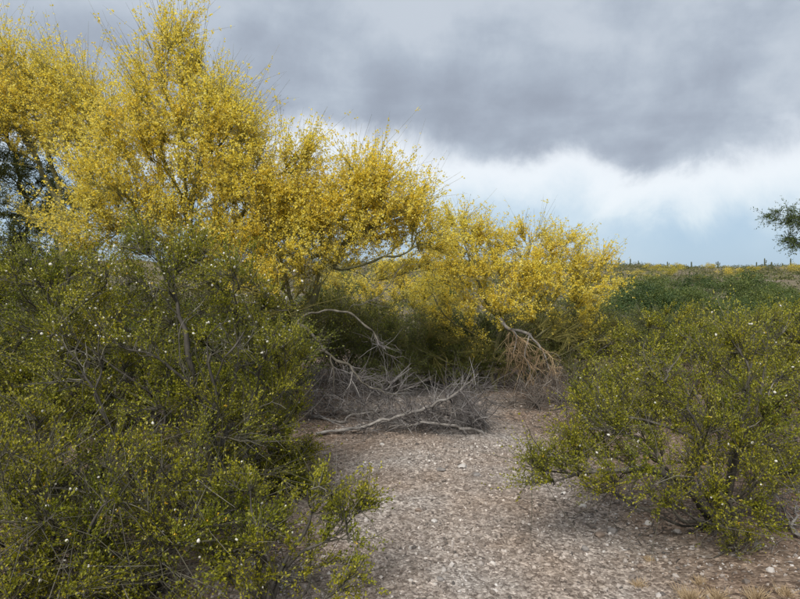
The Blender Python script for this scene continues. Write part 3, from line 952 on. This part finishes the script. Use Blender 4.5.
GB = 'olive bushes in the middle distance'
pA = bush_proto('olive bush just right of the centre tree, behind the light green creosote', foot(640, 9.5), 1.6, 2.3, 'creosote_far', 150, 1900, 12, (.02, .034), GB)
pB = bush_proto('wide olive bush rising above the one behind the right foreground creosote', foot(745, 9.0), 1.45, 2.4, 'creosote_far', 150, 1900, 12, (.02, .034), GB)
pC = bush_proto('dull green bush low behind the gap left of the centre tree', foot(345, 10.5), 1.5, 2.2, 'creosote_far', 140, 1700, 12, (.022, .036), GB)
mids = [(pB, 'low shrub behind the dark dead brush under the centre tree', 535, 8.9, .62, 2.2),
        (pC, 'low shrub behind the grey twig heap, left of the centre trunk', 455, 8.8, .6, .9),
        (pA, 'low shrub behind the tangle under the leaning palo verde', 390, 8.4, .6, 5.2),
        (pC, 'dark leafy bush behind the tall creosote, under the tallest palo verde', 225, 6.2, .95, 1.1),
        (pA, 'dark leafy bush between the tall creosote and the left edge one', 140, 6.1, .95, 2.7),
        (pB, 'leafy bush behind the left edge creosote below the black mesquite limbs', 50, 6.4, 1.0, 4.4),
        (pC, 'leafy bush beyond the left edge creosote, cut by the photo edge', -15, 5.6, 1.0, .5),
        (pA, 'green bush behind the dead brush, left of the small half hidden palo verde', 368, 9.3, .85, 2.4),
        (pC, 'green bush directly behind the grey twig heap', 432, 9.6, .85, 4.1),
        (pB, 'green bush touching the left side of the centre tree trunk', 474, 9.9, .82, 1.2),
        (pC, 'green bush filling the space under the right half of the centre tree', 578, 9.7, .85, 3.3),
        (pA, 'olive bush cut by the right edge behind the yellowing creosote', 805, 9.5, 1.0, 1.3),
        (pB, 'grey green bush in the second row, left of a darker neighbour', 665, 13, 1.0, 2.2),
        (pC, 'darker round bush in the second row behind the right foreground creosote', 710, 13.5, 1.05, .6),
        (pA, 'pale olive bush in the second row near the right edge', 775, 13, .95, 3.1),
        (pC, 'bush in the third row touching the right side of the centre tree', 628, 17, 1.0, 4.0),
        (pA, 'low bush in the third row below the dark mesquites', 685, 18, 1.05, 5.1),
        (pB, 'rounded bush in the third row below the mesquites toward the right', 738, 18, 1.1, 1.0),
        (pC, 'bush in the third row at the right edge', 795, 17.5, 1.1, 2.6),
        (pB, 'dim green bush seen under the centre tree crown on its left', 452, 11.5, 1.0, 3.6),
        (pA, 'dim green bush behind the hanging brown twigs of the centre tree', 545, 11.8, 1.05, 2.0),
        (pC, 'dark bush behind the leaning palo verde trunk', 300, 9.8, 1.1, 5.5),
        (pA, 'shadowy bush behind the tall left creosote', 205, 9.2, 1.15, .3),
        (pB, 'shadowy bush behind the creosote at the left edge', 95, 9.8, 1.2, 1.9),
        (pC, 'bush deep behind the left thicket at the photo edge', 5, 11, 1.2, 2.9)]
for p, l, px, Y, s, r in mids: place(p, l, px, Y, s, r, s * (((.82 if px < 700 else .72) if Y > 12.5 else .66) if px > 600 else .9))
pA.scale = pB.scale = (1, 1, .62)

# mesquite band below the hill
def far_tree_proto(label, base, h, w, leafmat, name, cat, group, ncl=20, per=700, lsize=(.08, .16), bark='dark_bark'):
    """trunk, limbs and a crown of leaf clumps for trees seen from tens of metres"""
    base = np.asarray(base, float)
    pl = Plant(.25, .04)
    n = unit(rng.normal(size=(ncl, 3))) * (rng.random((ncl, 1)) ** .22)
    T = base + np.array([0, 0, h * .56]) + n * np.array([w / 2, w / 2, h * .42]) * (1 + .3 * np.sin(4 * n[:, :1] + 1) * np.cos(3 * n[:, 1:2]))
    pl.main([base - np.array([0, 0, .1]), base + np.array([.06, 0, h * .2]), base + np.array([-.03, .05, h * .4])])
    for k in range(4):
        a = k * 1.6 + rng.random()
        pl.main([base + np.array([0, 0, h * .22]), base + np.array([math.cos(a) * w * .18, math.sin(a) * w * .18, h * .45]), base + np.array([math.cos(a) * w * .33, math.sin(a) * w * .33, h * .62])])
    pl.grow(T); pl.finish(.008, .5, .16)
    root = thing(name, label, cat, base, group)
    W = pl.wood()
    tr = W[0].build('trunk', M[bark], root, True, None, base)
    for q in range(1, pl.npath): W[q].build('limb', M[bark], tr, True, None, base)
    crown = W[-1].build('crown', M[bark], root, True, 'stuff', base)
    C = np.repeat(T, per, 0) + rng.normal(size=(ncl * per, 3)) * np.array([.42, .42, .23]) * (h / 3.2)
    lg = Geo(); rand_leaves(lg, C, rng.uniform(lsize[0], lsize[1], len(C)), .5)
    lg.build('foliage', M[leafmat], crown, False, 'stuff', base)
    return root


GM = 'dark mesquite trees below the hill'
mA = far_tree_proto('dark mesquite in the band below the hill, just right of the centre tree', foot(640, 42), 3.7, 5.6, 'mesquite_leaf', 'mesquite_tree', 'tree', GM)
mB = far_tree_proto('broad dark green mesquite in the middle of the band below the hill', foot(718, 38), 3.7, 6.4, 'mesquite_leaf', 'mesquite_tree', 'tree', GM)
for p, l, px, Y, s, r in [(mB, 'mesquite crown between the first and the broadest one of the band', 668, 54, 1.05, 1.2), (mA, 'darkest mesquite of the band, right of the broad one', 760, 47, 1.15, 2.0),
                          (mB, 'mesquite of the band near the right edge of the photo', 800, 39, .8, 3.3), (mA, 'low mesquite in front of the band below the broad crown', 686, 29, .75, 4.4),
                          (mB, 'low mesquite in front of the band toward the right edge', 776, 28, .72, 5.2), (mA, 'mesquite glimpsed between the leaning palo verde and the centre tree', 430, 48, 1.05, .9),
                          (mB, 'mesquite of the band mostly hidden by the centre tree', 600, 45, 1.0, 2.7), (mA, 'mesquite of the band hidden behind the tall left trees', 330, 46, 1.1, 5.8),
                          (mA, 'small mesquite low in front of the band beside the centre tree', 645, 28, .8, 1.1), (mB, 'small round mesquite between the broad one and the darkest one', 738, 31, .62, .4),
                          (mA, 'mesquite rising on the slope behind the broad one', 700, 75, 1.0, 3.9), (mB, 'mesquite on the lower slope behind the darkest one', 780, 80, .75, 2.2), (mA, 'mesquite on the lower slope just right of the centre tree', 628, 85, .8, 5.0)]:
    place(p, l, px, Y, s * .92, r, s * .84)
mA.scale = mB.scale = (.92, .92, .86)

# hillside palo verdes
GH = 'yellow palo verdes on the far hillside'
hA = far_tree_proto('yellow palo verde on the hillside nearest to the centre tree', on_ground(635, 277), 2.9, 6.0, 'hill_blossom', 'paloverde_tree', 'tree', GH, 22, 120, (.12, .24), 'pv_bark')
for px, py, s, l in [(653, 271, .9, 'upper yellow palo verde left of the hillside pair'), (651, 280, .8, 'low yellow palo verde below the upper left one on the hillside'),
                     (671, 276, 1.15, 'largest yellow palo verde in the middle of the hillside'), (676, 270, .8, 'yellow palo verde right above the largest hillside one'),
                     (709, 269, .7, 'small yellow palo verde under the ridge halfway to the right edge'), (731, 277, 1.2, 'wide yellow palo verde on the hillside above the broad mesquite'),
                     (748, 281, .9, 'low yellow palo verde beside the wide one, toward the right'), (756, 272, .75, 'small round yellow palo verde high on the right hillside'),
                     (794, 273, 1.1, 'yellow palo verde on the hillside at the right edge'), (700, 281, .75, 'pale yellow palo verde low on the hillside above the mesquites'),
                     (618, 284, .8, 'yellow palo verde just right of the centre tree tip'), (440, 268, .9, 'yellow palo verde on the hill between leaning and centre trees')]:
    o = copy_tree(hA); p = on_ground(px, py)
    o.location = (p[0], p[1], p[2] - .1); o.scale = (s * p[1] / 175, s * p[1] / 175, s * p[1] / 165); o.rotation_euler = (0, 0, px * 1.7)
    o['label'] = l


def build_scrub():
    g = Geo()
    n = 3000
    Y = 60 + 350 * rng.random(n) ** .75
    X = rng.uniform(-.15, .8, n) * Y
    s = rng.uniform(.5, 1.6, n) * (.8 + Y / 400)
    ridge = rng.random(n) < .16
    Y[ridge] = rng.uniform(360, 402, ridge.sum()); X[ridge] = rng.uniform(-.15, .8, ridge.sum()) * Y[ridge]
    C = np.stack([X, Y, gz(X, Y) + s * .35], -1)
    per = 24
    P = np.repeat(C, per, 0); S = np.repeat(s, per)
    v = unit(rng.normal(size=(len(P), 3))) * rng.random((len(P), 1)) ** .4
    v[:, 2] = np.abs(v[:, 2]) * .8 - .25
    P = P + v * S[:, None]
    rand_leaves(g, P, rng.uniform(.22, .5, len(P)) * S ** .5, .7)
    o = g.build('hillside_scrub', M['scrub'], None, False, 'stuff')
    o['label'] = 'low dull green and brown scrub covering the far hillside'; o['category'] = 'scrub'
    g = Geo(); n = 900
    Y = 120 + 285 * rng.random(n) ** .7; X = rng.uniform(-.1, .8, n) * Y
    s = np.clip(np.exp(rng.normal(math.log(.34), .4, n)), .1, .7)
    stones(g, np.stack([X, Y, gz(X, Y) + s * .1], -1), s, ico(), .25)
    o = g.build('hillside_boulders', M['rock_brown'], None, False, 'stuff')
    o['label'] = 'scattered brown boulders on the far hillside'; o['category'] = 'boulders'


build_scrub()


def saguaro(label, px, h, Y=398, arms=0):
    base = foot(px, Y)
    root = thing('saguaro_cactus', label, 'cactus', base, 'saguaros along the ridge')

    def column(P, r):
        P = smooth_path(P, .25); k = len(P)
        t = np.linspace(0, 1, k)
        R = r * (.82 + .25 * np.sin(np.pi * np.clip(t * .9, 0, 1)))
        R = R * np.sqrt(np.clip(1 - ((t - .86) / .14).clip(0, 1) ** 2 * .98, .0, 1))
        T = unit(np.gradient(P, axis=0)); U = unit(np.cross(T, np.array([.1, 1, .05]))); Wv = np.cross(T, U)
        a = np.arange(24) * 2 * math.pi / 24; rib = np.where(np.arange(24) % 2 == 0, 1.0, .84)
        V = P[:, None] + R[:, None, None] * rib[None, :, None] * (np.cos(a)[None, :, None] * U[:, None] + np.sin(a)[None, :, None] * Wv[:, None])
        idx = np.arange(k * 24).reshape(k, 24)
        g = Geo(); g.add(V, np.stack([idx[:-1], np.roll(idx[:-1], -1, 1), np.roll(idx[1:], -1, 1), idx[1:]], -1).reshape(-1, 4))
        return g
    h = h * 1.08; r = .24 + h * .02 + .08 * rng.random()
    tr = column([base + np.array([0, 0, -.3]), base + np.array([.02, 0, h * .5]), base + np.array([0, 0, h])], r)
    tr.build('column', M['saguaro'], root, True, None, base)
    for k in range(arms):
        sgn = 1 if k % 2 == 0 else -1
        z = h * (.45 + .1 * k)
        column([base + np.array([0, 0, z]), base + np.array([sgn * r * 2.6, 0, z + .1]), base + np.array([sgn * r * 3.2, 0, z + h * .2]), base + np.array([sgn * r * 3.2, 0, z + h * .36])], r * .7).build('arm', M['saguaro'], root, True, None, base)


for px, h, arms, l in [(611, 4.4, 0, 'ridge saguaro nearest to the centre tree'), (618.5, 4.8, 1, 'second ridge saguaro from the centre tree'), (630, 4.0, 0, 'third ridge saguaro from the centre tree'),
                       (638, 2.6, 0, 'short fourth ridge saguaro from the centre tree'), (667, 3.6, 1, 'ridge saguaro standing alone above the largest hillside palo verde'), (691, 4.4, 0, 'slim ridge saguaro at the middle of the open ridge'),
                       (717.5, 4.6, 2, 'armed ridge saguaro right of the slim middle one'), (756, 3.2, 0, 'short ridge saguaro just left of the tallest one'), (764, 5.8, 1, 'tallest saguaro on the ridge, toward the right edge'),
                       (790, 5.6, 0, 'last tall ridge saguaro before the right edge'), (782, 2.8, 0, 'short ridge saguaro between the two tallest at the right')]:
    saguaro(l, px, h, 398, arms)
saguaro('saguaro standing on the hillside below the ridge at the right', 771, 4.2, 330)
saguaro('tall saguaro in front of the ridge touching the right side of the centre tree', 601, 6.5, 330)

# ------------------------------------------------------------------ dead wood
def dead_branch(label, paths, blobs, ntar, ntw, length, rtip=.004, up=.1, mat='dead_wood', twmat='dead_twig', name='fallen_branch', cat='dead branch', group='dead grey branches in the brush', rand=.6, straight=.9, outward=.3, curl=-.05, rmax=.016, maxcnt=3, along=1.0):
    base = paths[0][0]
    pl = Plant(.08, .022)
    for q, m in enumerate(paths): pl.main(m, attach=q > 0)
    T = blob_points(blobs, ntar, .3)
    T[:, 2] = np.maximum(T[:, 2], gz(T[:, 0], T[:, 1]) + .01)
    pl.grow(T, straight=straight)
    pl.finish(rtip, .52, rmax)
    root = thing(name, label, cat, base, group)
    W = pl.wood()
    W[0].build('stem', M[mat], root, True, None, base)
    for q in range(1, pl.npath): W[q].build('limb', M[mat], root, True, None, base)
    Tw = pl.twigs(ntw, length, maxcnt, along=along, up=up, rand=rand, outward=outward, centre=base, curl=curl)
    Tw[:, :, 2] = np.maximum(Tw[:, :, 2], gz(Tw[:, :, 0], Tw[:, :, 1]) + .004)
    g = W[-1]; g.tubes(Tw, np.exp(rng.normal(math.log(.0018), .4, ntw))[:, None] * np.array([[1.3, 1.0, .4]]), 3)
    g.build('twigs', M[twmat], root, True, 'stuff', base)
    return root


def gp(px, py, dz=0.0):
    p = on_ground(px, py); p[2] += dz; return p


dead_branch('pale grey forked fallen branch lying in front of the brush on the gravel',
            [[gp(316, 437, .03), gp(350, 433, .05), gp(390, 429, .07), gp(420, 424, .12), at(452, 412, 6.2)], [gp(338, 435, .05), at(375, 424, 6.3), at(420, 414, 6.3), at(462, 392, 6.3), at(478, 374, 6.4)], [gp(380, 430, .06), gp(430, 430, .06), gp(475, 427, .1)]],
            [(440, 410, 6.3, 40, 14, .25), (465, 400, 6.3, 25, 18, .25)], 60, 420, (.12, .4), .0042, rmax=.017)
dead_branch('grey heap of fine dead twigs right of the forked fallen branch',
            [[gp(488, 428, -.02), at(470, 412, 6.5), at(452, 384, 6.6)], [gp(462, 431, -.02), at(450, 414, 6.4), at(428, 396, 6.4)], [gp(476, 424, -.02), at(486, 410, 6.6), at(494, 394, 6.6)], [gp(492, 434, -.02), at(462, 428, 6.2), at(420, 422, 6.2)], [gp(440, 429, -.02), at(455, 408, 6.5), at(478, 388, 6.6)]],
            [(458, 404, 6.5, 26, 13, .3), (476, 418, 6.4, 26, 10, .35), (430, 417, 6.4, 48, 9, .3), (390, 426, 6.4, 48, 5, .3)], 150, 950, (.08, .5), .0036, up=.0, rand=.75, outward=.0, along=1.3)
dead_branch('tangle of dead grey twigs under the leaning palo verde',
            [[gp(330, 416, -.02), at(350, 394, 7.1), at(365, 370, 7.1)], [gp(312, 420, -.02), at(315, 395, 7.0), at(320, 365, 7.0)], [gp(362, 421, -.02), at(385, 404, 6.9), at(420, 385, 6.9)], [gp(340, 426, -.02), at(352, 416, 6.8), at(395, 414, 6.8)], [gp(402, 420, -.02), at(385, 402, 7.0), at(350, 388, 7.1)]],
            [(335, 390, 7.0, 35, 22, .4), (375, 395, 7.0, 40, 22, .4), (400, 412, 6.9, 45, 12, .4), (320, 408, 6.9, 20, 14, .3)], 130, 900, (.08, .5), .0036, up=.0, rand=.75, outward=.0, along=1.2)
dead_branch('dark dead brush below the centre tree, right of the twig heap',
            [[gp(540, 412, -.02), at(535, 400, 7.6), at(518, 384, 7.7)], [gp(560, 411, -.02), at(562, 395, 7.6), at(570, 375, 7.7)], [gp(534, 416, -.02), at(515, 408, 7.5), at(492, 402, 7.5)], [gp(585, 413, -.02), at(594, 402, 7.5), at(602, 388, 7.5)], [gp(510, 414, -.02), at(530, 402, 7.6), at(556, 392, 7.6)]],
            [(530, 400, 7.6, 35, 14, .4), (560, 392, 7.6, 30, 18, .4), (590, 402, 7.5, 20, 14, .3)], 110, 1200, (.12, .4), .0034, up=.15, rand=.8, twmat='litter', mat='dark_bark')
dead_branch('bleached bare branch arching down from the leaning palo verde trunk',
            [path(6.6, (292, 345), (300, 318), (325, 307), (352, 312), (372, 332), (386, 352), (398, 358)), path(6.55, (300, 322), (318, 340), (330, 352), (352, 360), (366, 378), (395, 392), (405, 400)), path(6.55, (330, 352), (334, 372), (334, 392)), path(6.5, (345, 308), (372, 296), (392, 275), (405, 262))],
            [(380, 350, 6.6, 22, 14, .2), (360, 380, 6.6, 28, 14, .2), (340, 375, 6.6, 15, 14, .2)], 34, 150, (.12, .35), .0042, up=-.3, rand=.6, rmax=.017, mat='arch_bark', name='bare_branch')
dead_branch('brown dead twig bunch hanging from the centre palo verde',
            [path(8.2, (500, 318), (508, 326), (520, 329), (532, 334)), path(8.2, (508, 326), (516, 340), (512, 354)), path(8.2, (525, 331), (540, 348), (552, 374)), path(8.2, (530, 333), (527, 352), (530, 372))],
            [(522, 346, 8.2, 18, 12, .2), (540, 368, 8.2, 24, 20, .25), (514, 342, 8.2, 12, 10, .2)], 90, 420, (.08, .34), .003, up=-.55, rand=.75, twmat='straw', mat='dead_wood', name='hanging_dead_twigs', curl=-.3, rmax=.03)
# bare grey branches inside the left thicket
dead_branch('curved bare grey branch inside the left thicket', [[foot(140, 3.4), at(120, 470, 3.3), at(95, 390, 3.2), at(70, 345, 3.1), at(62, 335, 3.1)], path(3.2, (95, 390), (75, 380), (50, 385), (38, 398)), path(3.2, (105, 420), (100, 375), (98, 350))],
            [(80, 370, 3.2, 30, 20, .1)], 12, 50, (.08, .2), .0028, rmax=.008, mat='creo_bark', twmat='creo_twig')
dead_branch('forked bare grey branch between the tall and the upright creosote', [[foot(230, 3.6), at(222, 480, 3.4), at(218, 420, 3.4), at(228, 360, 3.4), at(245, 330, 3.4)], path(3.4, (218, 420), (190, 370), (186, 330), (195, 310)), path(3.4, (222, 400), (200, 350), (215, 325), (230, 320))],
            [(215, 360, 3.4, 30, 30, .1)], 12, 50, (.08, .2), .003, rmax=.009, mat='creo_bark', twmat='creo_twig')
dead_branch('pale bare branch lying low across the bottom left corner', [[gp(40, 590, .02), at(60, 585, 2.6), at(90, 588, 2.55), at(110, 580, 2.55)], [gp(0, 575, .03), at(20, 556, 2.7), at(50, 560, 2.65), at(75, 568, 2.6)]],
            [(85, 580, 2.6, 25, 8, .08)], 8, 24, (.06, .15), .003, rmax=.008)
dead_branch('dark dead sticks crossing at the right edge below the yellowing creosote', [[gp(800, 540, .02), at(785, 515, 3.6), at(775, 490, 3.6)], [gp(790, 545, .02), at(800, 510, 3.6), at(805, 470, 3.6)]],
            [(790, 515, 3.6, 20, 20, .15)], 14, 70, (.08, .22), .003, rmax=.009)

# ------------------------------------------------------------------ rocks, grass
def rock(label, px, py, wpx, hpx, mat, name='rock'):
    c = on_ground(px, py + hpx * .5)
    s = wpx * .5 * c[1] / FPX; h = hpx * .5 * c[1] / FPX
    V, F_ = ico()
    # one subdivision for an angular stone
    V = list(map(tuple, V)); cache = {}; nf = []

    def midp(a, b):
        k = (min(a, b), max(a, b))
        if k not in cache:
            V.append(tuple(unit(np.array(V[a]) + np.array(V[b])))); cache[k] = len(V) - 1
        return cache[k]
    for a, b2, c2 in F_:
        ab, bc, ca = midp(a, b2), midp(b2, c2), midp(c2, a)
        nf += [(a, ab, ca), (b2, bc, ab), (c2, ca, bc), (ab, bc, ca)]
    V = np.array(V)
    for _ in range(7):
        d = unit(rng.normal(size=3)); cut = rng.uniform(.55, .85)
        over = np.maximum(V @ d - cut, 0); V = V - over[:, None] * d
    V = V * (1 + rng.normal(size=(len(V), 1)) * .03) * np.array([s, s * .85, h])
    V[:, 2] += h * .45
    o = mesh_obj(name, V, [np.array(nf)], M[mat])
    o.location = tuple(c); o.rotation_euler = (0, 0, 0)
    tag(o, label, 'rock', 'larger stones on the gravel')
    return o


rock('dark grey upright stone beside the small creosote sprig', 757, 545, 9, 13, 'rock_grey')
rock('whitish stone on gravel below the dark dead brush, upper of a pair', 543, 449, 9, 6, 'rock_pale')
rock('whitish stone on gravel below the dark dead brush, lower of a pair', 549, 456, 8, 6, 'rock_pale')
rock('dark flat stone at the head of the small gravel ledge', 441, 469, 10, 4, 'rock_grey')
rock('dark stone at the right end of the small gravel ledge', 476, 474, 11, 4, 'rock_grey')
rock('pale flat stone above the small gravel ledge', 463, 465, 12, 5, 'rock_pale')
rock('brownish flat stone in the middle of the wash', 418, 509, 10, 4, 'rock_brown')
rock('pale stone left of the middle of the wash near the spray', 434, 521, 8, 5, 'rock_pale')
rock('grey stone under the left tip of the right foreground creosote', 613, 530, 12, 8, 'rock_grey')
rock('pale brown stone right of the wash below the big creosote', 600, 534, 13, 6, 'rock_brown')
rock('small dark stone on the right side of the wash', 585, 548, 9, 7, 'rock_grey')
rock('white pebble at the foot of the pale fallen branch', 382, 443, 5, 4, 'rock_pale')
rock('pale rounded stone beside the right foreground creosote litter', 648, 522, 8, 6, 'rock_pale')
rock('brown stone near the bottom edge left of the dry grass', 640, 566, 9, 6, 'rock_brown')
rock('white stone in shade below the low right creosote branches', 583, 505, 8, 5, 'rock_pale')
rock('dark stone at the bottom of the wash near the centre', 440, 578, 9, 6, 'rock_grey')


def grass(label, px, py, wpx, hpx, n):
    c = on_ground(px, py); s = c[1] / FPX
    a = rng.uniform(0, 6.28, n); r = np.abs(rng.normal(size=n)) * wpx * .22 * s
    B = c + np.stack([np.cos(a) * r, np.sin(a) * r, np.zeros(n)], -1)
    l = hpx * s * rng.uniform(.45, 1.15, n)
    d = np.stack([np.cos(a) * .5, np.sin(a) * .5, np.ones(n)], -1) + rng.normal(size=(n, 3)) * .3
    d = unit(d)
    t = np.linspace(0, 1, 4)[None, :, None]
    P = B[:, None] + d[:, None] * l[:, None, None] * t
    P[:, :, 2] -= .25 * l[:, None] * (t[:, :, 0] ** 2)
    g = Geo(); g.tubes(P, np.full((n, 4), .0011) * np.array([[1, .9, .7, .3]]), 3)
    root = thing('dry_grass_tuft', label, 'grass', c, 'dry straw grass tufts')
    g.build('blades', M['dry_grass'], root, False, 'stuff', c)


grass('straw coloured grass tuft at the bottom edge, largest of the row', 690, 600, 30, 16, 260)
grass('straw grass tuft at the bottom edge between two others', 718, 602, 20, 14, 150)
grass('straw grass tuft at the bottom edge, rightmost of the row', 757, 601, 24, 16, 190)
grass('thin straw grass tuft left of the bottom edge row', 638, 588, 18, 9, 90)
grass('faint straw grass tuft right of the row, near the photo corner', 785, 596, 22, 12, 130)
grass('straw grass tuft just above the largest one of the row', 700, 584, 20, 9, 90)
grass('small faded grass tuft beside the brown stone on the right gravel', 650, 562, 14, 7, 60)
